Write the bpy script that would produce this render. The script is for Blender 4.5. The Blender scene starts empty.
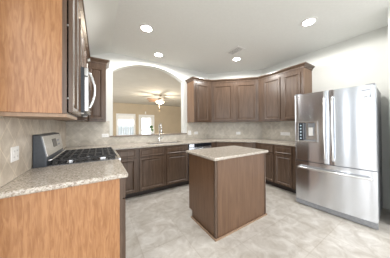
import bpy, math, random
from mathutils import Vector, Matrix
random.seed(4)
C = bpy.context.scene
COL = C.collection
PI = math.pi

# ------------------------------------------------------------------ camera
f, th, pit, ro = 156.2343, .5797, .0091, -.0073
u0, v0, hc = 201.3434, 124.3172, 1.2666
r_ = Vector((math.cos(th), -math.sin(th), 0))
f0 = Vector((math.sin(th), math.cos(th), 0))
Z = Vector((0, 0, 1))
F = f0*math.cos(pit) + Z*math.sin(pit)
U = Z*math.cos(pit) - f0*math.sin(pit)
R2 = r_*math.cos(ro) + U*math.sin(ro)
U2 = U*math.cos(ro) - r_*math.sin(ro)
cam = bpy.data.cameras.new('camera')
co = bpy.data.objects.new('camera', cam)
COL.objects.link(co)
m = Matrix.Identity(4)
for i in range(3):
    m[i][0] = R2[i]; m[i][1] = U2[i]; m[i][2] = -F[i]
m[2][3] = hc
co.matrix_world = m
cam.sensor_width = 36
cam.lens = f/390*36
cam.shift_x = -(u0-195)/390
cam.shift_y = -(129-v0)/390
cam.clip_start = .05
C.camera = co

# ------------------------------------------------------------------ world, exposure
w = bpy.data.worlds.new('world'); C.world = w; w.use_nodes = True
bg = w.node_tree.nodes['Background']
bg.inputs[0].default_value = (.97, .985, 1, 1)
bg.inputs[1].default_value = 1.2
C.view_settings.view_transform = 'Standard'
C.view_settings.look = 'None'
C.view_settings.gamma = 1
C.view_settings.exposure = 1.5
C.view_settings.use_curve_mapping = False

# ------------------------------------------------------------------ materials
def mat(name, col, rough=.5, metal=0, **k):
    m = bpy.data.materials.new(name); m.use_nodes = True
    b = m.node_tree.nodes['Principled BSDF']
    b.inputs['Base Color'].default_value = (*col, 1)
    b.inputs['Roughness'].default_value = rough
    b.inputs['Metallic'].default_value = metal
    for kk, v in k.items():
        b.inputs[kk.replace('_', ' ')].default_value = v
    return m

def nodes(m):
    nt = m.node_tree
    return nt, nt.nodes, nt.links, nt.nodes['Principled BSDF']

def noise_tint(m, c1, c2, scale, vec_scale=(1, 1, 1), detail=4, lo=.35, hi=.65, bump=0, dist=0):
    nt, N, L, b = nodes(m)
    tc = N.new('ShaderNodeTexCoord'); mp = N.new('ShaderNodeMapping')
    mp.inputs['Scale'].default_value = vec_scale
    n = N.new('ShaderNodeTexNoise'); n.inputs['Scale'].default_value = scale
    n.inputs['Detail'].default_value = detail; n.inputs['Distortion'].default_value = dist
    cr = N.new('ShaderNodeValToRGB')
    cr.color_ramp.elements[0].position = lo; cr.color_ramp.elements[0].color = (*c1, 1)
    cr.color_ramp.elements[1].position = hi; cr.color_ramp.elements[1].color = (*c2, 1)
    L.new(tc.outputs['Object'], mp.inputs[0]); L.new(mp.outputs[0], n.inputs[0])
    L.new(n.outputs[0], cr.inputs[0]); L.new(cr.outputs[0], b.inputs['Base Color'])
    if bump:
        bp = N.new('ShaderNodeBump'); bp.inputs['Strength'].default_value = bump
        bp.inputs['Distance'].default_value = .002
        L.new(n.outputs[0], bp.inputs['Height']); L.new(bp.outputs[0], b.inputs['Normal'])
    return m

def tile_mat(name, ax, ay, c1, c2, grout, size, ang, rough, mort=.012, nscale=9, zc=True, off=(0, 0)):
    """stone tile: u = ax*x+ay*y, v = z (wall) or y (floor)"""
    m = mat(name, c1, rough); nt, N, L, b = nodes(m)
    tc = N.new('ShaderNodeTexCoord'); sp = N.new('ShaderNodeSeparateXYZ')
    L.new(tc.outputs['Object'], sp.inputs[0])
    a1 = N.new('ShaderNodeMath'); a1.operation = 'MULTIPLY'; a1.inputs[1].default_value = ax
    a2 = N.new('ShaderNodeMath'); a2.operation = 'MULTIPLY_ADD'; a2.inputs[1].default_value = ay
    L.new(sp.outputs[0], a1.inputs[0]); L.new(sp.outputs[1], a2.inputs[0]); L.new(a1.outputs[0], a2.inputs[2])
    cb = N.new('ShaderNodeCombineXYZ'); L.new(a2.outputs[0], cb.inputs[0])
    L.new(sp.outputs[2 if zc else 1], cb.inputs[1])
    mp = N.new('ShaderNodeMapping'); mp.inputs['Rotation'].default_value = (0, 0, ang)
    mp.inputs['Location'].default_value = (off[0], off[1], 0)
    L.new(cb.outputs[0], mp.inputs[0])
    br = N.new('ShaderNodeTexBrick'); br.offset = 0; br.squash = 1
    br.inputs['Scale'].default_value = 1/size
    br.inputs['Brick Width'].default_value = 1; br.inputs['Row Height'].default_value = 1
    br.inputs['Mortar Size'].default_value = mort; br.inputs['Mortar Smooth'].default_value = .3
    br.inputs['Color1'].default_value = (1, 1, 1, 1); br.inputs['Color2'].default_value = (.9, .89, .87, 1)
    br.inputs['Mortar'].default_value = (*grout, 1)
    L.new(mp.outputs[0], br.inputs[0])
    n = N.new('ShaderNodeTexNoise'); n.inputs['Scale'].default_value = nscale; n.inputs['Detail'].default_value = 7
    n.inputs['Roughness'].default_value = .65; n.inputs['Distortion'].default_value = .6
    L.new(tc.outputs['Object'], n.inputs[0])
    cr = N.new('ShaderNodeValToRGB')
    cr.color_ramp.elements[0].position = .36; cr.color_ramp.elements[0].color = (*c1, 1)
    cr.color_ramp.elements[1].position = .66; cr.color_ramp.elements[1].color = (*c2, 1)
    L.new(n.outputs[0], cr.inputs[0])
    mx = N.new('ShaderNodeMix'); mx.data_type = 'RGBA'; mx.blend_type = 'MULTIPLY'
    mx.inputs[0].default_value = 1
    L.new(cr.outputs[0], mx.inputs[6]); L.new(br.outputs[0], mx.inputs[7])
    L.new(mx.outputs[2], b.inputs['Base Color'])
    bp = N.new('ShaderNodeBump'); bp.inputs['Strength'].default_value = .25; bp.inputs['Distance'].default_value = .002
    iv = N.new('ShaderNodeMath'); iv.operation = 'SUBTRACT'; iv.inputs[0].default_value = 1
    L.new(br.outputs['Fac'], iv.inputs[1]); L.new(iv.outputs[0], bp.inputs['Height']); L.new(bp.outputs[0], b.inputs['Normal'])
    return m

def granite(name):
    m = mat(name, (.5, .45, .4), .16); nt, N, L, b = nodes(m)
    tc = N.new('ShaderNodeTexCoord')
    v = N.new('ShaderNodeTexVoronoi'); v.inputs['Scale'].default_value = 150
    n = N.new('ShaderNodeTexNoise'); n.inputs['Scale'].default_value = 60; n.inputs['Detail'].default_value = 6
    L.new(tc.outputs['Object'], v.inputs[0]); L.new(tc.outputs['Object'], n.inputs[0])
    c1 = N.new('ShaderNodeValToRGB'); c1.color_ramp.interpolation = 'CONSTANT'
    el = c1.color_ramp.elements
    el[0].position = 0; el[0].color = (.17, .125, .095, 1)
    el[1].position = .1; el[1].color = (.30, .235, .18, 1)
    for p, c in ((.3, (.52, .47, .40)), (.62, (.45, .405, .35)), (.8, (.64, .61, .555))):
        e = el.new(p); e.color = (*c, 1)
    c2 = N.new('ShaderNodeValToRGB')
    c2.color_ramp.elements[0].position = .38; c2.color_ramp.elements[0].color = (.32, .27, .22, 1)
    c2.color_ramp.elements[1].position = .6; c2.color_ramp.elements[1].color = (.58, .53, .46, 1)
    sx = N.new('ShaderNodeSeparateColor'); L.new(v.outputs['Color'], sx.inputs[0])
    L.new(sx.outputs[0], c1.inputs[0]); L.new(n.outputs[0], c2.inputs[0])
    mx = N.new('ShaderNodeMix'); mx.data_type = 'RGBA'; mx.inputs[0].default_value = .45
    L.new(c1.outputs[0], mx.inputs[6]); L.new(c2.outputs[0], mx.inputs[7]); L.new(mx.outputs[2], b.inputs['Base Color'])
    return m

def wood(name, c1, c2, rough, scale=6, vs=(5, 5, .35), dist=1.2, lo=.3, hi=.7):
    return noise_tint(mat(name, c1, rough, Specular_IOR_Level=.5), c1, c2, scale, vs, 6, lo, hi, .05, dist)

def steel(name, col=(.62, .63, .64), rough=.3, vs=(1, 1, 60)):
    m = mat(name, col, rough, 1)
    nt, N, L, b = nodes(m)
    tc = N.new('ShaderNodeTexCoord'); mp = N.new('ShaderNodeMapping'); mp.inputs['Scale'].default_value = vs
    n = N.new('ShaderNodeTexNoise'); n.inputs['Scale'].default_value = 12; n.inputs['Detail'].default_value = 5
    mr = N.new('ShaderNodeMapRange'); mr.inputs[3].default_value = rough-.05; mr.inputs[4].default_value = rough+.07
    L.new(tc.outputs['Object'], mp.inputs[0]); L.new(mp.outputs[0], n.inputs[0]); L.new(n.outputs[0], mr.inputs[0])
    L.new(mr.outputs[0], b.inputs['Roughness'])
    return m

M = {}
M['wall'] = noise_tint(mat('painted_wall', (.72, .73, .70), .8), (.71, .72, .69), (.735, .745, .715), 2)
M['ceiling'] = noise_tint(mat('ceiling_paint', (.79, .805, .785), .9), (.78, .795, .775), (.80, .815, .795), 30, bump=.2)
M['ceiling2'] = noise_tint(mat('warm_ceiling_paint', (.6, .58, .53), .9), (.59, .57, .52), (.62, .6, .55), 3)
M['reflect_wall'] = noise_tint(mat('added_wall_grey', (.34, .35, .35), .85), (.33, .34, .34), (.36, .37, .37), 3)  # grey of the added unseen wall, toned for dark streaks in the fridge
M['beige'] = noise_tint(mat('beige_wall_paint', (.52, .43, .31), .85), (.50, .415, .30), (.54, .445, .32), 2)
M['floor'] = tile_mat('floor_tile', 1, 0, (.47, .43, .38), (.68, .655, .615), (.86, .84, .81), .46, 0, .28, .012, 7, zc=False, off=(.1, .2))
M['splashL'] = tile_mat('stone_backsplash_left', 0, 1, (.50, .43, .35), (.70, .63, .54), (1.15, 1.15, 1.12), .15, PI/4, .35, .03)
M['splashB'] = tile_mat('stone_backsplash_back', 1, 0, (.52, .485, .42), (.70, .66, .59), (1.12, 1.12, 1.1), .15, PI/4, .35, .025)
M['splashC'] = tile_mat('stone_backsplash_corner', .707, -.707, (.52, .485, .42), (.70, .66, .59), (1.12, 1.12, 1.1), .15, PI/4, .35, .025)
M['splashD'] = tile_mat('stone_backsplash_right', 0, 1, (.52, .485, .42), (.70, .66, .59), (1.12, 1.12, 1.1), .15, PI/4, .35, .025)
M['granite'] = granite('granite')
M['sill'] = noise_tint(mat('brown_granite', (.2, .17, .14), .2), (.13, .10, .08), (.30, .25, .2), 90)
M['wood'] = wood('stained_wood', (.082, .051, .034), (.13, .083, .056), .27)
M['panel'] = wood('wood_end_panel', (.30, .136, .055), (.42, .215, .098), .28, 8, (8, 8, .9), 1.2, .36, .64)
M['side'] = wood('wood_side_panel', (.16, .09, .05), (.24, .14, .08), .35)
M['island'] = wood('island_wood', (.115, .06, .032), (.175, .097, .054), .36)
M['molding'] = wood('wood_molding', (.28, .185, .12), (.36, .24, .16), .45)
M['toe'] = mat('toe_kick_wood', (.035, .025, .02), .6)
M['steel'] = steel('brushed_steel', (.74, .77, .82), .18)
nt, N, L, bb = nodes(M['steel'])
tg = N.new('ShaderNodeTangent'); tg.direction_type = 'RADIAL'; tg.axis = 'Z'
L.new(tg.outputs[0], bb.inputs['Tangent']); bb.inputs['Anisotropic'].default_value = .85; bb.inputs['Anisotropic Rotation'].default_value = .25
for l_ in list(bb.inputs['Roughness'].links): L.remove(l_)
M['steel_bright'] = steel('polished_steel', (.78, .79, .8), .16)
M['grey_metal'] = noise_tint(mat('grey_painted_metal', (.3, .31, .33), .4, .3), (.27, .28, .3), (.33, .34, .36), 40)
M['grey_steel'] = noise_tint(mat('grey_cooktop_steel', (.3, .3, .31), .22, .8), (.26, .26, .27), (.36, .36, .37), 30)
M['navy_metal'] = noise_tint(mat('dark_blue_grey_enamel', (.06, .07, .085), .35), (.055, .065, .08), (.07, .08, .095), 40)
M['black'] = noise_tint(mat('black_enamel', (.02, .02, .022), .3), (.015, .015, .017), (.03, .03, .033), 30)
M['iron'] = noise_tint(mat('cast_iron', (.025, .025, .027), .5), (.02, .02, .02), (.04, .04, .042), 60)
M['glassblk'] = mat('black_glass', (.012, .014, .018), .06)
M['plastic'] = noise_tint(mat('white_plastic', (.85, .85, .84), .4), (.84, .84, .83), (.87, .87, .86), 5)
M['trim'] = noise_tint(mat('white_trim_paint', (.8, .8, .78), .5), (.79, .79, .77), (.82, .82, .8), 5)
M['fence'] = noise_tint(mat('fence_paint', (.34, .38, .4), .7), (.34, .38, .4), (.4, .44, .46), 5)
M['slot'] = mat('dark_slot', (.05, .05, .05), .6)
M['vent'] = mat('vent_grey', (.28, .28, .28), .6)
M['leaf'] = noise_tint(mat('leaf_green', (.05, .16, .03), .4), (.035, .13, .025), (.09, .24, .05), 20)
M['blade'] = wood('fan_blade_wood', (.15, .075, .04), (.22, .115, .06), .4)
M['bronze'] = mat('brushed_nickel', (.35, .3, .25), .35, .9)
M['shade'] = noise_tint(mat('roller_shade', (.9, .9, .88), .9), (.9, .9, .88), (.94, .94, .92), 5)
g = mat('clear_glass', (.9, .95, 1), .02, 0, Transmission_Weight=1.0, IOR=1.05); M['glass'] = g
def emit(name, col, s):
    m = mat(name, col, .5); b = m.node_tree.nodes['Principled BSDF']
    b.inputs['Emission Color'].default_value = (*col, 1); b.inputs['Emission Strength'].default_value = s
    return m
M['lamp'] = emit('lamp_lens', (1, .97, .93), 9)
M['fanlamp'] = emit('fan_lamp_bowl', (1, .88, .68), 3)
M['disp'] = emit('display_glow', (.5, .65, .75), .25)

# ------------------------------------------------------------------ mesh helpers
class MB:
    def __init__(s): s.v = []; s.f = []; s.mi = []
    def add(s, vs, fs, mi=0):
        o = len(s.v); s.v += [Vector(p) for p in vs]
        s.f += [tuple(i+o for i in q) for q in fs]; s.mi += [mi]*len(fs); return s
    def box(s, x0, x1, y0, y1, z0, z1, M4=None, mi=0):
        vs = [Vector((x, y, z)) for z in (z0, z1) for x, y in ((x0, y0), (x1, y0), (x1, y1), (x0, y1))]
        if M4 is not None: vs = [M4 @ p for p in vs]
        return s.add(vs, [(3, 2, 1, 0), (4, 5, 6, 7), (0, 1, 5, 4), (1, 2, 6, 5), (2, 3, 7, 6), (3, 0, 4, 7)], mi)
    def prism(s, pts, z0, z1, mi=0):
        n = len(pts)
        vs = [(x, y, z0) for x, y in pts] + [(x, y, z1) for x, y in pts]
        fs = [tuple(range(n))[::-1], tuple(range(n, 2*n))] + [(i, (i+1) % n, (i+1) % n+n, i+n) for i in range(n)]
        return s.add(vs, fs, mi)
    def prism_axis(s, pts, a0, a1, fn):
        """pts 2D profile; fn(p,q,a)->xyz"""
        n = len(pts)
        vs = [fn(p, q, a0) for p, q in pts] + [fn(p, q, a1) for p, q in pts]
        fs = [tuple(range(n))[::-1], tuple(range(n, 2*n))] + [(i, (i+1) % n, (i+1) % n+n, i+n) for i in range(n)]
        return s.add(vs, fs)
    def lathe(s, prof, cx, cy, cz=0, n=24, M4=None, closed=False):
        vs = []
        for r, z in prof:
            for i in range(n):
                a = 2*PI*i/n; p = Vector((cx+r*math.cos(a), cy+r*math.sin(a), cz+z)); vs.append(M4 @ p if M4 is not None else p)
        fs = []
        for k in range(len(prof)-1):
            for i in range(n):
                j = (i+1) % n; fs.append((k*n+i, k*n+j, (k+1)*n+j, (k+1)*n+i))
        if closed:
            k = len(prof)-1
            for i in range(n):
                j = (i+1) % n; fs.append((k*n+i, k*n+j, j, i))
        else:
            fs.append(tuple(range(n))[::-1]); fs.append(tuple(range((len(prof)-1)*n, len(prof)*n)))
        return s.add(vs, fs)
    def tube(s, pts, r, n=10, sx=1):
        pts = [Vector(p) for p in pts]; rings = []
        up = None
        for i, p in enumerate(pts):
            t = (pts[min(i+1, len(pts)-1)] - pts[max(i-1, 0)]).normalized()
            if up is None:
                up = Vector((0, 0, 1)) if abs(t.z) < .9 else Vector((1, 0, 0))
            a = t.cross(up).normalized(); b = a.cross(t).normalized(); up = b
            rr = r[i] if isinstance(r, (list, tuple)) else r
            rings.append([p + a*rr*math.cos(2*PI*k/n) + b*rr*sx*math.sin(2*PI*k/n) for k in range(n)])
        vs = [q for g in rings for q in g]; fs = []
        for i in range(len(pts)-1):
            for k in range(n):
                j = (k+1) % n; fs.append((i*n+k, i*n+j, (i+1)*n+j, (i+1)*n+k))
        fs.append(tuple(range(n))[::-1]); fs.append(tuple(range((len(pts)-1)*n, len(pts)*n)))
        return s.add(vs, fs)
    def build(s, name, mats, parent=None, org=None, bevel=0, smooth=False, seg=2):
        if not isinstance(mats, (list, tuple)): mats = [mats]
        if org is None: org = parent['_org'] if parent is not None else None
        o3 = Vector(org) if org is not None else Vector((0, 0, 0))
        me = bpy.data.meshes.new(name); me.from_pydata([p-o3 for p in s.v], [], s.f)
        for mm in mats: me.materials.append(M[mm])
        for p, i in zip(me.polygons, s.mi):
            p.material_index = i; p.use_smooth = smooth
        me.update()
        import bmesh
        bm = bmesh.new(); bm.from_mesh(me); bmesh.ops.recalc_face_normals(bm, faces=bm.faces[:]); bm.to_mesh(me); bm.free()
        ob = bpy.data.objects.new(name, me); COL.objects.link(ob)
        if parent is not None: ob.parent = parent
        else: ob.location = o3
        ob['_org'] = list(o3)
        if bevel:
            b = ob.modifiers.new('bevel', 'BEVEL'); b.width = bevel; b.segments = seg; b.limit_method = 'ANGLE'
        return ob

def thing(name, label, cat, loc, group=None):
    o = bpy.data.objects.new(name, None); COL.objects.link(o); o.location = loc
    o.empty_display_size = .1
    o['_org'] = list(loc); o['label'] = label; o['category'] = cat
    if group: o['group'] = group
    return o
def tag(o, label, cat, group=None, kind=None):
    o['label'] = label; o['category'] = cat
    if group: o['group'] = group
    if kind: o['kind'] = kind
    return o
def struct(o, label=None, cat=None):
    o['kind'] = 'structure'
    if label: o['label'] = label
    if cat: o['category'] = cat
    return o

def frame(p, ang):
    """local x along the wall, local -y out of the wall"""
    return Matrix.Translation(Vector(p)) @ Matrix.Rotation(ang, 4, 'Z')

def panel_door(M4, x0, x1, z0, z1, t=.022, fw=.036, rec=.015):
    """framed door leaf with a recessed bevelled centre; back at local y=0, front at y=-t"""
    mb = MB()
    k_ = min(1, .4*min(x1-x0, z1-z0)/(fw+.06)); fw_0 = fw
    rings = [(0, 0), (0, -t+.006), (.004, -t), (fw, -t), (fw+.016, -t+rec), (fw+.024, -t+rec), (fw+.034, -t+rec-.005), (fw+.06, -t+rec-.005)]
    rings = [(i_ if i_ < .005 else i_*k_, y_) for i_, y_ in rings]
    vs = []
    for ins, y in rings:
        for x, z in ((x0+ins, z0+ins), (x1-ins, z0+ins), (x1-ins, z1-ins), (x0+ins, z1-ins)):
            vs.append(M4 @ Vector((x, y, z)))
    fs = [(3, 2, 1, 0)]
    for k in range(len(rings)-1):
        for i in range(4):
            j = (i+1) % 4; fs.append((k*4+i, k*4+j, (k+1)*4+j, (k+1)*4+i))
    n = (len(rings)-1)*4; fs.append((n, n+1, n+2, n+3))
    return mb.add(vs, fs)

def sweep(path, prof, prev=None, nxt=None):
    """prof points (out, z); path 2-D polyline whose left side is outward"""
    P = [Vector(p) for p in path]
    full = ([Vector(prev)] if prev else []) + P + ([Vector(nxt)] if nxt else [])
    off = 1 if prev else 0; mb = MB(); vs = []; n = len(prof)
    for i in range(len(P)):
        k = i+off
        d1 = (full[k]-full[k-1]).normalized() if k > 0 else None
        d2 = (full[k+1]-full[k]).normalized() if k < len(full)-1 else None
        if d1 is None: d1 = d2
        if d2 is None: d2 = d1
        n1 = Vector((d1.y, -d1.x)); n2 = Vector((d2.y, -d2.x))
        mi = (n1+n2).normalized(); mi = mi / max(.2, mi.dot(n1))
        for o, z in prof: vs.append((full[k].x+mi.x*o, full[k].y+mi.y*o, z))
    fs = []
    for i in range(len(P)-1):
        for k in range(n):
            j = (k+1) % n; fs.append((i*n+k, (i+1)*n+k, (i+1)*n+j, i*n+j))
    fs.append(tuple(range(n))); fs.append(tuple(range((len(P)-1)*n, len(P)*n))[::-1])
    return mb.add(vs, fs)

# ------------------------------------------------------------------ layout numbers
a = -.49; b = 3.586; H = 2.74; D = 3.604
cx, cy = 2.583, 3.586            # back wall / diagonal corner
dx_, dy_ = 3.604, 2.565          # diagonal / right wall corner
CT = .914
UB, UT, UC = 1.352, 2.375, 2.44   # uppers: bottom, box top, crown top
AX0, AX1, AS, AH = .23, 1.805, 2.382, .255
SL = 1.052                       # sill underside
FOLD, SLZ = .193, 2.445

# ------------------------------------------------------------------ shell
struct(MB().box(-4, 8.5, -4.5, 12, -.1, 0).build('floor', 'floor'))
ce = MB().box(FOLD, 8.5, -1.6, 3.72, H, H+.12)
struct(ce.build('ceiling', 'ceiling'))
sl = MB().prism_axis([(FOLD, H), (FOLD, H+.12), (a-.14, H+.12), (a-.14, SLZ-.063), (a, SLZ)], -1.6, b-.001, lambda p, q, y: (p, y, q))
struct(sl.build('ceiling_slope', 'wall')); bpy.data.objects['ceiling_slope'].name = 'ceiling_left'
struct(MB().box(a-.14, a, 1.1, b+.14, 0, SLZ-.001).build('wall_left', 'wall'))
# back wall with arch
wb = MB(); T = .14
def zsl(x): return H if x >= FOLD else SLZ + (H-SLZ)*(x-a)/(FOLD-a)
def wallpoly(mb, pts, y0, y1):
    n = len(pts)
    mb.add([(x, y0, z) for x, z in pts]+[(x, y1, z) for x, z in pts],
           [tuple(range(n)), tuple(range(n, 2*n))[::-1]]+[(i, i+n, (i+1) % n+n, (i+1) % n) for i in range(n)])
hw = (AX1-AX0)/2; R = (hw*hw+AH*AH)/(2*AH); xm = (AX0+AX1)/2
NA = 32; arch = []
for i in range(NA+1):
    t = math.asin(hw/R)*(2*i/NA-1)
    arch.append((xm+R*math.sin(t), AS+AH-R+R*math.cos(t)))
wallpoly(wb, [(a, 0), (AX0, 0), (AX0, AS), (AX0, H), (FOLD, H), (a, SLZ)], b, b+T)
wallpoly(wb, [(AX0, 0), (AX1, 0), (AX1, SL), (AX0, SL)], b, b+T)
for i in range(NA):
    (p, q), (p2, q2) = arch[i], arch[i+1]
    wallpoly(wb, [(p, q), (p2, q2), (p2, H), (p, H)], b, b+T)
wallpoly(wb, [(AX1, 0), (cx+.06, 0), (cx+.06, H), (AX1, H)], b, b+T)
struct(wb.build('wall_back', 'wall'))
struct(MB().prism([(cx, cy), (dx_, dy_), (dx_+.14, dy_+.058), (cx+.058, cy+.14)], 0, H).build('wall_diagonal', 'wall'))
struct(MB().box(D, D+.14, .2, dy_, 0, H).build('wall_right', 'wall'))
struct(MB().box(3.052, D-.001, .2, .345, 0, H-.001).build('wall_stub', 'wall'))
# unseen wall with tall gaps, added to shape daylight and fridge reflections
nk = MB()
ys = [1.1, .80, .56, .12, -.95, -1.25, -2.4, -4.4]
for i in range(0, 7):
    y1_, y0_ = ys[i], ys[i+1]
    if i % 2 == 0: nk.box(-2.64, -2.5, y0_, y1_, 0, H-.001)
    else:
        nk.box(-2.64, -2.5, y0_, y1_, 0, .15); nk.box(-2.64, -2.5, y0_, y1_, 2.35, H-.001)
nk.box(-2.5, a-.141, 1.101, 1.24, 0, H-.001)
struct(nk.build('wall_added_unseen', 'reflect_wall'))
# living room beyond the arch
Y2 = 11.0
WX0, WX1, WZ0, WZ1 = .97, 1.93, .70, 1.99
DX0, DX1, DZ1 = 2.30, 3.16, 1.95
fw_ = MB()
fw_.box(-4, WX0, Y2, Y2+.15, 0, H); fw_.box(WX0, WX1, Y2, Y2+.15, 0, WZ0); fw_.box(WX0, WX1, Y2, Y2+.15, WZ1, H)
fw_.box(WX1, DX0, Y2, Y2+.15, 0, H); fw_.box(DX0, DX1, Y2, Y2+.15, DZ1, H); fw_.box(DX1, 8.5, Y2, Y2+.15, 0, H)
struct(fw_.build('wall_living_room', 'beige'))
struct(MB().box(7.4, 7.5, b+.3, Y2, 0, H).build('wall_living_side', 'beige'))
cl = MB().box(-4, 8.5, b+T+.001, 12, H, H+.12)
struct(cl.build('ceiling_living_room', 'ceiling2'))
# window
wn = struct(thing('window_1', 'white framed living room window with raised shade seen through arch', 'window', (WX0, Y2, WZ0)))
fr = MB()
for x0, x1, z0, z1 in ((WX0-.08, WX0+.03, WZ0-.08, WZ1+.08), (WX1-.03, WX1+.08, WZ0-.08, WZ1+.08), (WX0+.03, WX1-.03, WZ1-.03, WZ1+.08), (WX0+.03, WX1-.03, WZ0-.08, WZ0+.03)):
    fr.box(x0, x1, Y2-.03, Y2-.001, z0, z1)
fr.build('window_frame', 'trim', wn, bevel=.004)
zm = WZ0+.60
MB().box(WX0+.001, WX1-.001, Y2+.03, Y2+.07, zm-.025, zm+.025).build('meeting_rail', 'trim', wn)
mu = MB()
mu.box(WX0+.31, WX0+.325, Y2+.04, Y2+.06, WZ0+.001, zm-.026)
mu.box(WX0+.63, WX0+.645, Y2+.04, Y2+.06, WZ0+.001, zm-.026)
mu.build('muntin', 'trim', wn)
MB().box(WX0+.001, WX1-.001, Y2+.048, Y2+.052, WZ0+.001, WZ1-.001).build('pane', 'glass', wn)
MB().box(WX0+.02, WX1-.02, Y2+.005, Y2+.012, WZ1-.30, WZ1-.002).build('shade', 'shade', wn)
fe = thing('garden_fence', 'pale grey fence outside, seen low through the living room window', 'fence', (1.0, 16, 0))
bdm = MB()
for k in range(26): bdm.box(-2+k*.2, -2+k*.2+.185, 16, 16.02, .02, 1.27)
bdm.build('boards', 'fence', fe); MB().box(-2, 3.18, 16.021, 16.06, 1.0, 1.08).build('rail', 'fence', fe)
MB().box(-2, 3.18, 16.021, 16.06, .2, .28).build('rail', 'fence', fe)
struct(MB().box(-6, 10, 12.001, 24, -.12, -.02).build('floor_outside', 'beige'))
# glazed door
dn = struct(thing('door_1', 'white glazed patio door in living room wall seen through arch', 'door', (DX0, Y2, 0)))
fr = MB()
fr.box(DX0-.09, DX0, Y2-.03, Y2-.001, .001, DZ1+.09); fr.box(DX1, DX1+.09, Y2-.03, Y2-.001, .001, DZ1+.09); fr.box(DX0, DX1, Y2-.03, Y2-.001, DZ1, DZ1+.09)
fr.build('door_frame', 'trim', dn, bevel=.004)
lf = MB(); GX0, GX1, GZ0, GZ1 = DX0+.12, DX1-.14, .3, 1.82
lf.box(DX0+.003, GX0, Y2+.03, Y2+.075, .004, DZ1-.003); lf.box(GX1, DX1-.003, Y2+.03, Y2+.075, .004, DZ1-.003)
lf.box(GX0, GX1, Y2+.03, Y2+.075, .004, GZ0); lf.box(GX0, GX1, Y2+.03, Y2+.075, GZ1, DZ1-.003)
lf.build('door_leaf', 'trim', dn)
MB().box(GX0, GX1, Y2+.05, Y2+.055, GZ0, GZ1).build('pane', 'glass', dn)
kb = MB().tube([(DX0+.06, Y2+.03, 1.0), (DX0+.06, Y2-.02, 1.0), (DX0+.14, Y2-.02, 1.0)], .012); kb.build('door_handle', 'bronze', dn)

# ------------------------------------------------------------------ backsplash (part of the walls)
S = .008
struct(MB().box(a, a+S, 1.15, b-S, CT+.001, 1.50).build('trim_1', 'splashL'))
sb = MB()
sb.box(a+S, .175, b-S, b, CT+.001, UB+.02); sb.box(.175, 1.895, b-S, b, CT+.001, SL); sb.box(1.895, cx-.004, b-S, b, CT+.001, UB+.02)
struct(sb.build('trim_2', 'splashB'))
q = .7071*S
struct(MB().prism([(cx, cy), (cx-.0033, cy-S), (dx_-S, dy_-.0033), (dx_, dy_)], CT+.001, UB+.02).build('trim_3', 'splashC'))
struct(MB().box(D-S, D, 1.385, dy_-.004, CT+.001, UB+.02).build('trim_4', 'splashD'))

# pass-through sill
s_ = MB().box(.175, 1.895, b-.03, b+T+.03, SL+.001, SL+.029).build('stone_sill', 'sill', org=(.175, b, SL), bevel=.006)
tag(s_, 'thin brown granite sill capping the half wall under the arch', 'sill')

# ------------------------------------------------------------------ worktops
TH = .034
def slab_bevel(o): return o
o_ = MB().box(a+.001, a+.675, 1.295, 1.911, CT-TH, CT).build('countertop', 'granite', org=(a, 1.295, CT-TH), bevel=.01, seg=3)
tag(o_, 'speckled beige granite countertop in left foreground before the stove', 'countertop')
# main run with sink cut-out
SX0, SX1, SY0, SY1 = .82, 1.56, 3.07, 3.44
run = MB()
fy = b-.675
xc1 = 2.303; yd = 2.27; xd = D-.66
outer = [(a+.001, b-.001), (a+.001, 2.681), (a+.675, 2.681), (a+.675, fy), (SX0, fy), (SX1, fy), (xc1, fy), (xd, yd), (xd, 1.402), (D-.001, 1.402), (D-.001, dy_), (cx, b-.001), (SX1, b-.001), (SX0, b-.001)]
inn = [(SX0, SY0), (SX1, SY0), (SX1, SY1), (SX0, SY1)]
allp = outer+inn; n = len(allp)
vs = [(x, y, CT-TH) for x, y in allp]+[(x, y, CT) for x, y in allp]
faces = [(0, 1, 2, 3), (0, 3, 4, 14, 17, 13), (4, 5, 15, 14), (17, 16, 12, 13), (5, 6, 11, 12, 16, 15), (6, 7, 10, 11), (7, 8, 9, 10)]
fs = [tuple(i+n for i in q_) for q_ in faces] + [q_[::-1] for q_ in faces]
no = len(outer)
fs += [(i, (i+1) % no, (i+1) % no+n, i+n) for i in range(no)]
fs += [(14+i, 14+i+n, 14+(i+1) % 4+n, 14+(i+1) % 4) for i in range(4)]
run.add(vs, fs)
o_ = run.build('countertop', 'granite', org=(a, b, CT-TH), bevel=.006, seg=2)
tag(o_, 'long granite countertop running along the sink wall and around the corner to the fridge', 'countertop')

# sink
sk = thing('sink', 'undermount steel kitchen sink set in the countertop below the arch', 'sink', (SX0, SY0, CT-.25))
bs = MB()
x0, x1, y0, y1 = SX0-.012, SX1+.012, SY0-.012, SY1+.012
zt, zb = CT-TH-.001, CT-.235
bs.box(x0, SX0, y0, y1, zb, zt); bs.box(SX1, x1, y0, y1, zb, zt); bs.box(SX0, SX1, y0, SY0, zb, zt); bs.box(SX0, SX1, SY1, y1, zb, zt); bs.box(SX0, SX1, SY0, SY1, zb, zb+.01)
bs.build('basin', 'steel', sk)
MB().lathe([(.045, 0), (.045, .006), (.03, .008)], 1.19, 3.26, zb+.0105, 20).build('drain', 'steel_bright', sk)
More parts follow.
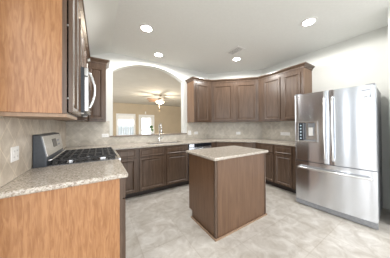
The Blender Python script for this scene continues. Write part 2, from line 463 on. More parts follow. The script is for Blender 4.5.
# faucet
fc = thing('faucet', 'tall chrome gooseneck faucet standing behind the sink', 'faucet', (1.145, 3.50, CT))
MB().lathe([(.03, .001), (.03, .012), (.022, .02), (.019, .07), (.017, .09)], 1.145, 3.50, CT, 20).build('base', 'steel_bright', fc, smooth=True)
pts = [(1.145, 3.50, CT+.08), (1.145, 3.50, CT+.32)]
for i in range(1, 13):
    t = PI*i/12
    pts.append((1.145, 3.50-.075+.075*math.cos(t), CT+.32+.085*math.sin(t)))
pts.append((1.145, 3.35, CT+.27))
MB().tube(pts, .0135, 12).build('spout', 'steel_bright', fc, smooth=True)
MB().tube([(1.145, 3.35, CT+.285), (1.145, 3.35, CT+.19)], [.019, .021], 14).build('spray_head', 'steel_bright', fc, smooth=True)
MB().tube([(1.16, 3.50, CT+.06), (1.20, 3.50, CT+.068), (1.235, 3.49, CT+.12)], [.012, .009, .007], 10).build('handle', 'steel_bright', fc, smooth=True)

# ------------------------------------------------------------------ cabinets
def face_items(root, M4, doors=(), drawers=(), wd='wood', bumpers=False):
    for (x0, x1, z0, z1) in doors:
        panel_door(M4, x0, x1, z0, z1).build('door', wd, root)
    for (x0, x1, z0, z1) in drawers:
        panel_door(M4, x0, x1, z0, z1, fw=.02, rec=.006).build('drawer_front', wd, root)

crown = [(0, UT-.012), (.012, UT-.012), (.014, UT+.012), (.045, UT+.042), (.055, UT+.045), (.055, UC), (0, UC)]

def upper(label, foot, path, prev, nxt, fm, doors, sideface=None, group='wall cabinets', bottom=UB):
    root = thing('wall_cabinet', label, 'cabinet', (foot[0][0], foot[0][1], bottom))
    root['group'] = group
    MB().prism(foot, bottom, UT).build('body', 'wood', root, bevel=.0015)
    face_items(root, fm, doors)
    if sideface is not None:
        sideface.build('side_panel', 'side', root)
    sweep(path, crown, prev, nxt).build('crown_molding', 'wood', root)
    return root

g_ = .001
# B left corner (beside arch)
upper('narrow dark wall cabinet left of the arch, past the microwave',
      [(-.149, b-g_), (.104, b-g_), (.104, b-.34), (-.149, b-.34)], [(-.125, b-.34), (.104, b-.34), (.104, b-g_)], None, None,
      frame((0, b-.341, 0), 0), [(-.146, .066, UB+.04, 2.285)])
# left wall: near cabinet
yu = 1.33
fmL = frame((a+.315+g_, 0, 0), PI/2)      # local x = world y
near = upper('large wall cabinet in left foreground with honey coloured end panel',
      [(a+g_, yu+.004), (a+.315, yu+.004), (a+.315, 1.915), (a+g_, 1.915)], [(a+g_, yu), (a+.315, yu), (a+.315, 1.915)], None, None,
      frame((a+.322, 0, 0), PI/2), [(yu+.006, 1.616, UB+.012, 2.33), (1.624, 1.905, UB+.012, 2.33)])
MB().box(a+.001, a+.292, yu-.006, yu+.0035, UB+.001, UT-.013).build('end_panel', 'panel', near)['label'] = 'honey brown grained end panel'
MB().box(a+.2925, a+.315, yu-.008, yu+.0035, UB+.001, UT-.013).build('frame_stile', 'wood', near)
MB().box(a+.001, a+.313, yu+.006, 1.914, UB-.022, UB-.0005).build('light_rail', 'molding', near)['label'] = 'pale wooden underside board'
for z in (1.455, 1.94):
    MB().lathe([(.005, 0), (.005, .008)], 0, 0, 0, 10, frame((a+.3155, yu+.014, z), 0) @ Matrix.Rotation(PI/2, 4, 'Y')).build('door_bumper', 'plastic', near)
# above microwave
upper('short wall cabinet mounted directly above the microwave',
      [(a+g_, 1.917), (a+.315, 1.917), (a+.315, 2.677), (a+g_, 2.677)], [(a+.315, 1.917), (a+.315, 2.677)], None, None,
      fmL, [(1.93, 2.292, 1.872, 2.33), (2.30, 2.665, 1.872, 2.33)], bottom=1.857)
# past microwave to corner
upper('wall cabinet on the left wall between the microwave and the room corner',
      [(a+g_, 2.679), (a+.315, 2.679), (a+.315, b-.345), (-.151, b-.30), (-.151, b-g_), (a+g_, b-g_)], [(a+.315, 2.679), (a+.315, b-.36)], None, None,
      fmL, [(2.69, 3.18, UB+.012, 2.33)])
# B right of arch
fy2 = b-.34; cxf = 2.442; dyf = 2.424; dxf = D-.34
sp_ = MB().box(1.913, 1.9195, fy2+.002, b-.002, UB+.001, UT-.013)
upper('narrow single door wall cabinet immediately right of the arch',
      [(1.92, b-g_), (1.92, fy2), (cxf-.001, fy2), (cx-.001, b-g_)][::-1], [(1.913, b-g_), (1.913, fy2), (cxf-.0005, fy2)], None, (dxf, dyf),
      frame((0, fy2, 0), 0), [(1.975, 2.345, UB+.035, 2.30)], sp_)
# diagonal
fmC = frame((cx-.34*.7071, cy-.34*.7071, 0), -PI/4)
upper('double door wall cabinet across the angled back corner',
      [(cx, cy-.001), (cxf+.0005, fy2-.0005), (dxf-.0005, dyf+.0005), (dx_-.001, dy_)], [(cxf, fy2), (dxf, dyf)], (1.9, fy2), (dxf, 1.4),
      fmC, [(.195, .675, UB+.035, 2.30), (.775, 1.25, UB+.035, 2.30)])
# D
fmD = frame((dxf, 0, 0), -PI/2)          # local x = -world y
sp2 = MB().box(dxf+.002, D-.002, 1.406, 1.4115, UB+.001, UT-.013)
upper('double door wall cabinet on the right wall beside the fridge',
      [(D-g_, dy_-.002), (dxf, dyf-.001), (dxf, 1.412), (D-g_, 1.412)], [(dxf, dyf), (dxf, 1.406), (D-g_, 1.406)], (cxf, fy2), None,
      fmD, [(-2.27, -1.875, UB+.035, 2.30), (-1.80, -1.465, UB+.035, 2.30)], sp2)

BT = CT-TH-.001      # base top
def base(label, foot, toefoot, fm, doors, drawers, endp=None):
    root = thing('base_cabinet', label, 'cabinet', (foot[0][0], foot[0][1], 0), 'base cabinets')
    MB().prism(foot, .1, BT).build('body', 'wood', root, bevel=.0015)
    MB().prism(toefoot, .001, .0995).build('toe_kick', 'toe', root)
    face_items(root, fm, doors, drawers)
    return root
# left near
fx = a+.64
r = base('base cabinet in left foreground with honey coloured end panel under the granite',
     [(a+g_, 1.328), (fx, 1.328), (fx, 1.910), (a+g_, 1.910)], [(a+g_, 1.328), (fx-.07, 1.328), (fx-.07, 1.91), (a+g_, 1.91)],
     frame((fx, 0, 0), PI/2), [(1.345, 1.90, .115, .70)], [(1.345, 1.90, .715, .865)])
MB().box(a+.001, fx-.022, 1.316, 1.3275, .001, BT).build('end_panel', 'panel', r)['label'] = 'honey brown grained end panel'
MB().box(fx-.0215, fx, 1.315, 1.3275, .1, BT).build('frame_stile', 'wood', r)
# left far corner + B cab1
fyb = b-.64
base('corner base cabinet between the stove and the sink wall',
     [(a+g_, 2.682), (fx, 2.682), (fx, fyb-.001), (fx, b-g_), (a+g_, b-g_)], [(a+g_, 2.682), (fx-.07, 2.682), (fx-.07, b-g_), (a+g_, b-g_)],
     frame((fx, 0, 0), PI/2), [], [])
def bfoot(x0, x1): return [(x0, b-g_), (x1, b-g_), (x1, fyb), (x0, fyb)]
def btoe(x0, x1): return [(x0, b-g_), (x1, b-g_), (x1, fyb+.075), (x0, fyb+.075)]
fmB = frame((0, fyb, 0), 0)
base('single door base cabinet with one drawer left of the sink, beside the stove', bfoot(fx+.001, .579), btoe(fx+.001, .579), fmB,
     [(.20, .545, .115, .70)], [(.20, .545, .715, .865)])
# sink base is hollow around the basin
root = thing('base_cabinet', 'double door sink base cabinet with two false drawer fronts under the faucet', 'cabinet', (.58, fyb, 0), 'base cabinets')
hb = MB(); hb.box(.581, 1.589, fyb, fyb+.018, .1, BT); hb.box(.581, .599, fyb+.018, b-g_, .1, BT); hb.box(1.571, 1.589, fyb+.018, b-g_, .1, BT); hb.box(.599, 1.571, fyb+.018, b-g_, .1, .118)
hb.build('body', 'wood', root)
MB().prism(btoe(.581, 1.589), .001, .0995).build('toe_kick', 'toe', root)
face_items(root, fmB, [(.60, 1.055, .115, .70), (1.105, 1.56, .115, .70)], [(.60, 1.055, .715, .865), (1.105, 1.56, .715, .865)])
# dishwasher
dw = thing('dishwasher', 'stainless steel dishwasher right of the sink cabinet', 'dishwasher', (1.592, fyb, 0))
MB().box(1.594, 2.196, fyb+.01, b-.05, .1, BT-.002).build('tub', 'grey_metal', dw)
MB().box(1.597, 2.193, fyb-.028, fyb+.009, .105, .80).build('door', 'steel', dw, bevel=.004)
MB().box(1.597, 2.193, fyb-.03, fyb+.009, .803, BT-.004).build('control_panel', 'glassblk', dw, bevel=.004)
MB().box(1.60, 1.72, fyb-.034, fyb-.0305, .806, BT-.008).build('control_badge', 'steel_bright', dw)
MB().tube([(1.66, fyb-.028, .745), (1.66, fyb-.06, .75), (2.13, fyb-.06, .75), (2.13, fyb-.028, .745)], .011, 10).build('handle', 'steel_bright', dw, smooth=True)
MB().box(1.60, 2.19, fyb+.075, b-.06, .001, .0995).build('toe_kick', 'toe', dw)
# corner C base
o64 = .64
xcb = (cx+cy-o64*1.4142)-fyb; xdf = D-o64; ydb = (cx+cy-o64*1.4142)-xdf
fmCb = frame((cx-o64*.7071, cy-o64*.7071, 0), -PI/4)
def on(off, along): return (cx-off*.7071+along*.7071, cy-off*.7071-along*.7071)
base('angled corner base cabinet behind the island', [(2.20, b-g_), (2.20, fyb), (xcb, fyb), (xdf-.0005, ydb), (D-.001, dy_), (cx, cy-.001)],
     [(2.20, b-.01), (2.20, fyb+.075), (xcb+.03, fyb+.075), (xdf+.05, ydb+.05), (D-.002, dy_), (cx, cy-.003)],
     fmCb, [(.31, .70, .115, .70), (.745, 1.14, .115, .70)], [(.31, 1.14, .715, .865)])
fmDb = frame((xdf, 0, 0), -PI/2)
base('base cabinet with doors and drawers between the island and the fridge', [(D-g_, dy_-.003), (xdf, ydb-.001), (xdf, 1.408), (D-g_, 1.408)],
     [(D-g_, dy_-.003), (xdf+.075, ydb-.001), (xdf+.075, 1.408), (D-g_, 1.408)], fmDb,
     [(-2.22, -1.855, .115, .70), (-1.825, -1.49, .115, .70)], [(-2.22, -1.855, .715, .865), (-1.825, -1.49, .715, .865)])

# ------------------------------------------------------------------ island
ix0, ix1, iy0, iy1 = 1.04, 2.01, 1.333, 2.01
isl = thing('kitchen_island', 'brown wooden kitchen island standing in the middle of the floor', 'island', (ix0, iy0, 0))
bx0, bx1, by0, by1 = ix0+.035, ix1-.035, iy0+.035, iy1-.035
bd_ = MB(); bd_.box(bx0+.006, bx1-.006, by0+.006, by1, .1, BT); bd_.box(bx0+.006, bx1-.006, by0+.006, by1-.075, .001, .1)
bd_.build('body', 'island', isl)
MB().box(bx0+.03, bx1-.03, by0, by0+.0055, .02, BT-.002).build('front_panel', 'island', isl)
MB().box(bx0, bx0+.0055, by0+.03, by1-.001, .1, BT-.002).build('side_panel', 'island', isl)
MB().box(bx1-.0055, bx1, by0+.03, by1-.001, .1, BT-.002).build('side_panel', 'island', isl)
for x0, x1 in ((bx0-.004, bx0+.0225), (bx1-.0225, bx1+.004)):
    MB().box(x0, x1, by0-.004, by0+.0225, .001, BT-.002).build('corner_post', 'wood', isl, bevel=.002)
ms = MB()
ms.box(bx0-.016, bx1+.016, by0-.017, by0-.0045, .001, .02)
ms.box(bx0-.0165, bx0-.0045, by0-.0045, by1-.076, .001, .02)
ms.box(bx1+.0045, bx1+.0165, by0-.0045, by1-.076, .001, .02)
ms.build('base_molding', 'molding', isl)['label'] = 'pale tan base molding'
fmI = frame((0, by1+.0005, 0), PI)
face_items(isl, fmI, [(-1.95, -1.54, .115, .70), (-1.51, -1.10, .115, .70)], [(-1.95, -1.54, .715, .865), (-1.51, -1.10, .715, .865)])
o_ = MB().box(ix0, ix1, iy0, iy1, CT-TH, CT).build('countertop', 'granite', org=(ix0, iy0, CT-TH), bevel=.012, seg=3)
tag(o_, 'small rectangular speckled granite countertop resting on the island', 'countertop')

# ------------------------------------------------------------------ stove
y0, y1 = 1.915, 2.677
st = thing('stove', 'stainless gas stove with black grates set between the left wall counters', 'stove', (a, y0, 0))
MB().box(a+.03, a+.64, y0, y1, .08, .895).build('body', 'black', st)
MB().box(a+.06, a+.60, y0+.03, y1-.03, .001, .0795).build('plinth', 'toe', st)
ct_ = MB().box(a+.10, a+.665, y0, y1, .8955, .918).build('cooktop', 'grey_steel', st, bevel=.004)
MB().box(a+.641, a+.675, y0+.004, y1-.004, .24, .73).build('oven_door', 'steel', st, bevel=.004)
MB().box(a+.676, a+.679, y0+.12, y1-.12, .34, .62).build('oven_window', 'glassblk', st)
MB().box(a+.641, a+.672, y0+.004, y1-.004, .085, .235).build('storage_drawer', 'steel', st, bevel=.004)
MB().prism_axis([(a+.641, .735), (a+.69, .74), (a+.675, .893), (a+.641, .893)], y0+.002, y1-.002, lambda p, q, y: (p, y, q)).build('knob_panel', 'steel_bright', st)
MB().tube([(a+.676, y0+.08, .70), (a+.72, y0+.08, .70), (a+.72, y1-.08, .70), (a+.676, y1-.08, .70)], .011, 10).build('oven_handle', 'steel_bright', st, smooth=True)
for k in range(5):
    yk = y0+.10+k*(y1-y0-.2)/4
    MB().lathe([(.022, 0), (.02, .022)], 0, 0, 0, 16, frame((a+.686, yk, .815), 0) @ Matrix.Rotation(PI/2, 4, 'Y')).build('knob', 'steel_bright', st)
MB().box(a+.666, a+.69, y0, y1, .8955, .921).build('front_edge_trim', 'steel_bright', st, bevel=.003)
# burners
for bx, by, rr in ((a+.24, y0+.17, .045), (a+.52, y0+.17, .055), (a+.38, (y0+y1)/2, .05), (a+.24, y1-.17, .04), (a+.52, y1-.17, .05)):
    bo = MB().lathe([(rr, 0), (rr, .012), (rr*.8, .014)], bx, by, .9185, 20).build('burner', 'steel_bright', st)
    MB().lathe([(rr*.72, 0), (rr*.72, .008), (rr*.5, .011)], bx, by, .9328, 20).build('burner_cap', 'iron', bo)
# grates
for k in range(3):
    ya = y0+.015+k*(y1-y0-.03)/3; yb_ = ya+(y1-y0-.03)/3-.006
    gr = MB(); zt = .962; w_ = .007
    xa, xb = a+.125, a+.645
    for x in (xa, xb-.014): gr.box(x, x+.014, ya, yb_, zt-.014, zt+.002)
    for y in (ya, yb_-.014): gr.box(xa, xb, y, y+.014, zt-.014, zt+.002)
    ym = (ya+yb_)/2; gr.box(xa, xb, ym-w_, ym+w_, zt-.01, zt+.004)
    for xk in (.06, .12, .19, .26, .33, .40, .46): gr.box(xa+xk-w_, xa+xk+w_, ya, yb_, zt-.01, zt+.004)
    for x in (xa+.008, xb-.022):
        for y in (ya, yb_-.014): gr.box(x, x+.014, y, y+.014, .9185, zt-.01)
    gr.build('grate', 'iron', st, bevel=.002)
# backguard
bgp = [(a+.012, .9), (a+.10, .9), (a+.10, .985), (a+.062, 1.19), (a+.012, 1.20)]
MB().prism_axis(bgp, y0+.001, y1-.001, lambda p, q, y: (p, y, q)).build('backguard', 'navy_metal', st, bevel=.006)
def slant(z, off):     # x on the slanted face
    return a+.10-.038*(z-.985)/.205+off
def splate(ya, yb_, za, zb_, t0, t1):
    mb = MB(); mb.add([(slant(z, t), y, z) for t in (t0, t1) for z in (za, zb_) for y in (ya, yb_)],
        [(0, 1, 3, 2), (4, 6, 7, 5), (0, 4, 5, 1), (2, 3, 7, 6), (0, 2, 6, 4), (1, 5, 7, 3)]); return mb
cp_ = splate(y0+.02, y1-.02, 1.0, 1.18, .001, .008).build('control_panel', 'steel_bright', st)
splate(y0+.30, y0+.46, 1.055, 1.14, .0082, .0095).build('display', 'glassblk', cp_)
for k in range(3):
    for j in range(2):
        splate(y0+.50+k*.04, y0+.525+k*.04, 1.06+j*.04, 1.08+j*.04, .0082, .0095).build('button', 'grey_metal', cp_)
MB().tube([(a+.105, y0+.03, .965), (a+.125, y0+.03, .965), (a+.125, y1-.03, .965), (a+.105, y1-.03, .965)], .006, 8).build('vent_trim', 'steel_bright', st)

# ------------------------------------------------------------------ microwave
mw = thing('microwave', 'stainless microwave with curved handle mounted over the stove', 'microwave', (a, y0, 1.41))
mz0, mz1 = 1.408, 1.854
MB().box(a+.002, a+.365, y0+.004, y1-.004, mz0, mz1).build('body', 'navy_metal', mw, bevel=.004)
MB().box(a+.366, a+.40, y0+.004, y1-.15, mz0+.01, mz1-.088).build('door', 'steel_bright', mw, bevel=.006)
MB().box(a+.366, a+.40, y0+.004, y1-.004, mz1-.083, mz1).build('vent_strip', 'steel_bright', mw, bevel=.004)
MB().box(a+.4005, a+.403, y0+.12, y1-.20, mz0+.06, mz1-.13).build('door_window', 'glassblk', mw)
MB().box(a+.366, a+.40, y1-.148, y1-.004, mz0+.01, mz1-.088).build('control_panel', 'glassblk', mw, bevel=.004)
hy = y0+.05
hp = [(a+.40, hy, mz0+.045)]
for i in range(9):
    t = i/8; hp.append((a+.415+.04*math.sin(PI*t), hy, mz0+.055+(mz1-mz0-.10)*t))
hp.append((a+.40, hy, mz1-.035))
MB().tube(hp, .011, 12).build('handle', 'steel_bright', mw, smooth=True)
MB().box(a+.08, a+.30, y0+.1, y1-.1, mz0-.006, mz0-.0005).build('grease_filter', 'grey_metal', mw)
for yy in (y0+.09, y1-.09):
    MB().lathe([(.028, 0), (.024, -.012)], a+.335, yy, mz0-.0005, 16).build('task_lamp', 'plastic', mw)

# ------------------------------------------------------------------ fridge
FH = 1.755; FW = .9016; fang = -.0823
# local frame: x from near (0) to far (FW) along front, y outward(+ = into room), origin near front corner
dF = Vector((math.sin(fang), math.cos(fang), 0)); nF = Vector((-dF.y, dF.x, 0))
FM = Matrix.Identity(4)
FO = Vector((2.7554, .4098, 0))
for i in range(3): FM[i][0] = dF[i]; FM[i][1] = nF[i]; FM[i][3] = FO[i]
fr = thing('refrigerator', 'stainless french door refrigerator with water dispenser against the right wall', 'refrigerator', tuple(FO))
MB().box(.008, FW-.008, -.80, -.085, .05, FH-.012, FM).build('body', 'grey_metal', fr, bevel=.004)
def cdoor(x0, x1, z0, z1, hole=None, n=14, bulge=.022):
    """slightly bowed door; front bows across the whole width"""
    def yf(x):
        t = (x/FW)*2-1; return -bulge*t*t
    mb = MB(); xs = sorted(set([x0+(x1-x0)*i/n for i in range(n+1)] + (list(hole[:2]) if hole else [])))
    zs = [z0, z1] if not hole else [z0, hole[2], hole[3], z1]
    V = {}
    def vid(x, z, back):
        k = (round(x, 5), round(z, 5), back)
        if k not in V:
            V[k] = len(mb.v); e = .006 if (abs(x-x0) < 1e-6 or abs(x-x1) < 1e-6) and not back else 0
            mb.v.append(FM @ Vector((x, -.08 if back else yf(x)-e, z)))
        return V[k]
    def q(*ids): mb.f.append(ids); mb.mi.append(0)
    for i in range(len(xs)-1):
        xa, xb = xs[i], xs[i+1]
        for j in range(len(zs)-1):
            za, zb = zs[j], zs[j+1]
            if hole and j == 1 and xa >= hole[0]-1e-6 and xb <= hole[1]+1e-6: continue
            q(vid(xa, za, 0), vid(xb, za, 0), vid(xb, zb, 0), vid(xa, zb, 0))
        q(vid(xa, z0, 1), vid(xb, z0, 1), vid(xb, z0, 0), vid(xa, z0, 0))
        q(vid(xa, z1, 1), vid(xb, z1, 1), vid(xb, z1, 0), vid(xa, z1, 0))
    for i in range(len(xs)-1): q(vid(xs[i], z0, 1), vid(xs[i+1], z0, 1), vid(xs[i+1], z1, 1), vid(xs[i], z1, 1))
    for x in (x0, x1):
        fr_ = [vid(x, z, 0) for z in zs]; q(*(fr_+[vid(x, z1, 1), vid(x, z0, 1)]))
    if hole:   # recess walls
        hx0, hx1, hz0, hz1 = hole; hb_ = -.07
        hid = {}
        def hv(x, z):
            if (x, z) not in hid: hid[(x, z)] = len(mb.v); mb.v.append(FM @ Vector((x, hb_, z)))
            return hid[(x, z)]
        hxs = [x for x in xs if hx0-1e-6 <= x <= hx1+1e-6]
        for i in range(len(hxs)-1):
            for z in (hz0, hz1): q(vid(hxs[i], z, 0), vid(hxs[i+1], z, 0), hv(hxs[i+1], z), hv(hxs[i], z))
            q(hv(hxs[i], hz0), hv(hxs[i+1], hz0), hv(hxs[i+1], hz1), hv(hxs[i], hz1))
        for x in (hx0, hx1): q(vid(x, hz0, 0), vid(x, hz1, 0), hv(x, hz1), hv(x, hz0))
    return mb
FS = .452     # seam
FZ = .70      # top of freezer drawer
d1 = cdoor(.002, FS-.003, FZ+.006, FH).build('door', 'steel', fr, smooth=False); d1['label'] = 'plain right hand door'
hx = (FS+.15, FS+.385, 1.02, 1.30)
d2 = cdoor(FS+.003, FW-.002, FZ+.006, FH, hx).build('door', 'steel', fr); d2['label'] = 'left hand door with dispenser'
dz = cdoor(.002, FW-.002, .085, FZ-.004).build('freezer_drawer', 'steel', fr)
for o in (d1, d2, dz):
    for p in o.data.polygons: p.use_smooth = True
    es = o.modifiers.new('split', 'EDGE_SPLIT'); es.split_angle = math.radians(25)
MB().box(.02, FW-.02, -.76, -.06, .012, .049, FM).build('kick_grille', 'grey_metal', fr)
MB().box(.004, FW-.004, -.06, -.018, .012, .082, FM).build('lower_grille', 'grey_metal', fr, bevel=.004)
for x in (.05, FW-.05):
    MB().lathe([(.02, .001), (.02, .012)], 0, 0, 0, 12, FM @ Matrix.Translation((x, -.1, 0))).build('foot', 'black', fr)
    MB().box(x-.04, x+.04, -.15, -.02, FH-.011, FH+.012, FM).build('hinge_cover', 'grey_metal', fr, bevel=.004)
def fhandle(x, za, zb_):
    pts = [(x, -.005, za), (x, .03, za+.012)]
    for i in range(9):
        t = i/8; pts.append((x, .042+.018*math.sin(PI*t), za+.03+(zb_-za-.06)*t))
    pts += [(x, .03, zb_-.012), (x, -.005, zb_)]
    return MB().tube([FM @ Vector(p) for p in pts], .014, 12)
fhandle(FS-.045, FZ+.06, 1.66).build('handle', 'steel_bright', fr, smooth=True)
fhandle(FS+.045, FZ+.06, 1.66).build('handle', 'steel_bright', fr, smooth=True)
pts = [(.05, -.01, .60), (.055, .03, .605)]
for i in range(13):
    t = i/12; pts.append((.07+(FW-.14)*t, .04+.022*math.sin(PI*t), .61))
pts += [(FW-.055, .03, .605), (FW-.05, -.01, .60)]
MB().tube([FM @ Vector(p) for p in pts], .015, 12).build('freezer_handle', 'steel_bright', fr, smooth=True)
# dispenser
x0, x1, z0, z1 = hx
dsp = MB(); 
for xa, xb, za, zb_ in ((x0-.02, x1+.115, z1, z1+.02), (x0-.02, x1+.115, z0-.02, z0), (x0-.02, x0, z0, z1), (x1, x1+.02, z0, z1)):
    dsp.box(xa, min(xb, FW-.02), -.012, .004, za, zb_, FM)
dsp = dsp.build('dispenser_frame', 'steel_bright', fr, bevel=.002)
MB().box(x1+.021, x1+.045, -.012, .003, z0+.001, z1-.001, FM).build('dispenser_panel', 'steel', dsp)
cpn = MB().box(x1-.055, x1-.001, -.06, .001, z0+.003, z1-.003, FM).build('control_strip', 'glassblk', dsp)
for k in range(5):
    MB().box(x1-.038, x1-.018, .0012, .002, z0+.03+k*.05, z0+.045+k*.05, FM).build('button', 'disp', cpn)
MB().box(x0+.05, x0+.12, -.065, -.03, z1-.07, z1-.001, FM).build('spout', 'grey_metal', dsp, bevel=.004)
MB().box(x0+.055, x0+.115, -.055, -.045, z0+.08, z1-.072, FM).build('lever', 'plastic', dsp, bevel=.003)
MB().box(x0+.01, x1-.06, -.065, -.02, z0+.001, z0+.012, FM).build('drip_tray', 'grey_metal', dsp)
# emblem on the right door
em = MB().lathe([(.017, 0), (.017, .0015)], 0, 0, 0, 28, FM @ Matrix.Translation((.098, -.0065, 1.615)) @ Matrix.Rotation(-PI/2, 4, 'X')).build('emblem', 'slot', d1)
MB().lathe([(.0135, .0016), (.0135, .0024)], 0, 0, 0, 28, FM @ Matrix.Translation((.098, -.0065, 1.615)) @ Matrix.Rotation(-PI/2, 4, 'X')).build('emblem_face', 'steel_bright', em)
MB().box(.055, .125, -.007, -.0045, 1.690, 1.696, FM).build('nameplate', 'slot', d1)
def text(name, s, size, Mx, matn, parent):
    cu = bpy.data.curves.new(name, 'FONT'); cu.body = s; cu.size = size; cu.extrude = .0006; cu.align_x = 'CENTER'; cu.align_y = 'CENTER'
    t = bpy.data.objects.new(name, cu); COL.objects.link(t)
    dg = bpy.context.evaluated_depsgraph_get(); dg.update()
    me = bpy.data.meshes.new_from_object(t.evaluated_get(dg)); bpy.data.objects.remove(t)
    me.transform(Matrix.Translation(-Vector(parent['_org'])) @ Mx); me.materials.clear(); me.materials.append(M[matn])
    o = bpy.data.objects.new(name, me); COL.objects.link(o); o.parent = parent; o['_org'] = parent['_org']
    return o
# text faces outwards (local +y of the fridge), reading direction = towards the near side
TM = FM @ Matrix(((-1, 0, 0, .062), (0, 0, 1, -.0068), (0, 1, 0, 1.615), (0, 0, 0, 1)))
text('lettering', 'LG', .03, TM, 'slot', d1)

# ------------------------------------------------------------------ outlets
def outlet(label, pos, ang, w=.07, h=.115, horiz=False, n=1, kind='outlet_plate', cat='outlet'):
    t = thing(kind, label, cat, pos, 'white wall plates on the backsplash')
    F4 = frame(pos, ang)
    MB().box(-w/2, w/2, -.006, -.0005, -h/2, h/2, F4).build('plate', 'plastic', t, bevel=.002)
    for k in range(n):
        off = (k-(n-1)/2)*.046
        for s in (-1, 1):
            dx, dz = (s*.02, off) if horiz else (off, s*.02)
            rc = MB().box(dx-.014, dx+.014, -.008, -.0062, dz-.014, dz+.014, F4).build('receptacle', 'plastic', t, bevel=.002)
            for q2 in (-1, 1):
                MB().box(dx+q2*.006-.001, dx+q2*.006+.001, -.0085, -.0081, dz-.005, dz+.005, F4).build('slot', 'slot', rc)
    return t
outlet('white outlet plate on the left wall backsplash, in front of the stove', (a+S, 1.585, 1.085), PI/2, .115, .098, n=2)
outlet('white outlet plate on the back wall left of the arch, past the stove', (.10, b-S, 1.09), 0, .115, .07, True)
outlet('leftmost of the two white plates just right of the arch', (1.975, b-S, 1.085), 0, .09, .115, n=1)
outlet('second plate right of the arch, nearer to the angled corner', (2.17, b-S, 1.075), 0, .115, .075, True)
p = (3.165-q, 3.004-q, 1.06)
outlet('white plate on the angled corner backsplash above the island', p, -PI/4, .115, .075, True)
outlet('wide white plate on the right wall backsplash beside the fridge', (D-S, 1.96, 1.065), -PI/2, .22, .075, True)

# ------------------------------------------------------------------ ceiling fixtures
def downlight(label, x, y):
    t = thing('recessed_light', label, 'ceiling light', (x, y, H), 'recessed ceiling lights')
    MB().lathe([(.075, -.0005), (.105, -.0005), (.105, -.005), (.080, -.009), (.075, -.009)], x, y, H, 32, closed=True).build('trim_ring', 'trim', t, smooth=False)
    MB().lathe([(.0745, -.001), (.0745, -.008), (.04, -.011)], x, y, H, 28).build('lens', 'lamp', t)
    l = bpy.data.lights.new('downlight_lamp', 'SPOT'); l.energy = 21; l.spot_size = 3.1; l.spot_blend = .15; l.shadow_soft_size = .07; l.color = (1, .975, .94)
    lo = bpy.data.objects.new('lamp_light', l); COL.objects.link(lo); lo.parent = t; lo.location = (0, 0, -.03)
downlight('round recessed ceiling light nearest the arch on the left', .60, 2.40)
downlight('round recessed ceiling light just above the arch', 1.03, 3.16)
downlight('round recessed ceiling light beside the air vent', 2.55, 2.45)
downlight('round recessed ceiling light high above the fridge', 2.51, 1.01)
vt = thing('ceiling_vent', 'white rectangular air vent in the ceiling', 'vent', (2.245, 2.195, H))
VM = frame((2.245, 2.195, H), 0)
fv = MB()
for x0, x1, y0_, y1_ in ((-.10, -.07, -.17, .17), (.07, .10, -.17, .17), (-.07, .07, -.17, -.14), (-.07, .07, .14, .17)): fv.box(x0, x1, y0_, y1_, -.008, -.001, VM)
fv.build('frame', 'trim', vt)
MB().box(-.07, .07, -.14, .14, -.003, -.001, VM).build('backing', 'vent', vt)
sv = MB()
for k in range(9): sv.box(-.068, .068, -.125+k*.03, -.115+k*.03, -.0075, -.0035, VM)
sv.build('louvers', 'trim', vt)

# ------------------------------------------------------------------ ceiling fan in the living room
fx_, fy_ = 2.42, 7.26
fan = thing('ceiling_fan', 'ceiling fan with wooden blades and lit bowl lamp in the living room', 'ceiling fan', (fx_, fy_, H))
MB().lathe([(.08, -.001), (.08, -.02), (.04, -.06)], fx_, fy_, H, 24).build('canopy', 'bronze', fan, smooth=True)
MB().lathe([(.013, -.06), (.013, -.16)], fx_, fy_, H, 12).build('down_rod', 'bronze', fan)
MB().lathe([(.05, -.16), (.11, -.18), (.12, -.24), (.08, -.28), (.07, -.30)], fx_, fy_, H, 28).build('motor_housing', 'bronze', fan, smooth=True)
MB().lathe([(.07, -.3005), (.185, -.31), (.19, -.33), (.15, -.38), (.07, -.415), (.01, -.42)], fx_, fy_, H, 28).build('lamp_bowl', 'fanlamp', fan, smooth=True)
for k in range(5):
    an = math.radians(-20+72*k); BM = Matrix.Translation((fx_, fy_, H-.255)) @ Matrix.Rotation(an, 4, 'Z') @ Matrix.Rotation(.2, 4, 'X')
    pr = [(.16, -.05), (.3, -.065), (.6, -.07), (.655, -.05), (.67, 0), (.655, .05), (.6, .07), (.3, .065), (.16, .05)]
    mb = MB().prism(pr, -.005, .005); mb.v = [BM @ v for v in mb.v]
    bl = mb.build('blade', 'blade', fan)
    MB().box(.10, .20, -.015, .015, -.012, -.006, BM).build('blade_iron', 'bronze', bl)
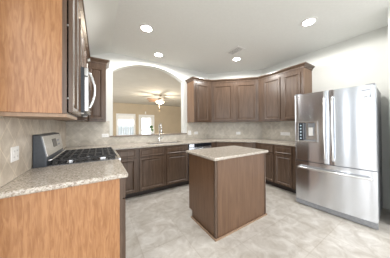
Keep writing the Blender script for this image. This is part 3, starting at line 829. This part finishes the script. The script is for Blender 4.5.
MB().tube([(fx_-.03, fy_, H-.42), (fx_-.03, fy_, H-.62)], .004, 6).build('pull_chain', 'bronze', fan)
l = bpy.data.lights.new('fan_lamp', 'POINT'); l.energy = 38; l.color = (1, .88, .70); l.shadow_soft_size = .15
lo = bpy.data.objects.new('lamp_light', l); COL.objects.link(lo); lo.parent = fan; lo.location = (0, 0, -.55)
# small wall sensor
sn = MB().box(2.62, 2.68, Y2-.03, Y2-.001, 2.10, 2.26).build('wall_sensor', 'plastic', org=(2.65, Y2, 2.1), bevel=.01)
tag(sn, 'small white sensor on living room wall above the patio door', 'sensor')

# ------------------------------------------------------------------ plant on the sill
px, py, pz = 1.03, b+.03, SL+.0295
pl = thing('potted_plant', 'small leafy green plant on the stone sill below the arch', 'plant', (px, py, pz))
MB().lathe([(.022, .0005), (.03, .04), (.031, .055), (.026, .055), (.024, .05)], px, py, pz, 20).build('pot', 'plastic', pl, smooth=True)
stm = MB(); lv = MB()
for k in range(13):
    an = PI*.85+random.uniform(-1.9, 1.9); h_ = random.uniform(.03, .13); o_r = random.uniform(.03, .10)
    tip = Vector((px+o_r*math.cos(an), py+o_r*.6*math.sin(an), pz+.05+h_))
    mid = Vector((px+.01*math.cos(an), py, pz+.05+h_*.6))
    stm.tube([(px, py, pz+.045), mid, tip], .0018, 6)
    d = (tip-mid).normalized(); sd_ = d.cross(Z).normalized(); L_ = .085; W_ = .034
    vs = []; prf = [(0, .1), (.2, .8), (.5, 1), (.8, .55), (1, .02)]
    for t, ww in prf:
        c = tip+d*L_*t-Z*.02*t*t
        vs += [c-sd_*W_*ww+Z*.004, c, c+sd_*W_*ww+Z*.004]
    fs = []
    for i in range(4):
        for j in range(2): fs.append((i*3+j, i*3+j+1, i*3+j+4, i*3+j+3))
    lv.add(vs, fs)
stm.build('stems', 'leaf', pl)
lo_ = lv.build('leaves', 'leaf', pl, smooth=True)
sf = lo_.modifiers.new('solid', 'SOLIDIFY'); sf.thickness = .0012

for o in bpy.data.objects:
    if '_org' in o: del o['_org']
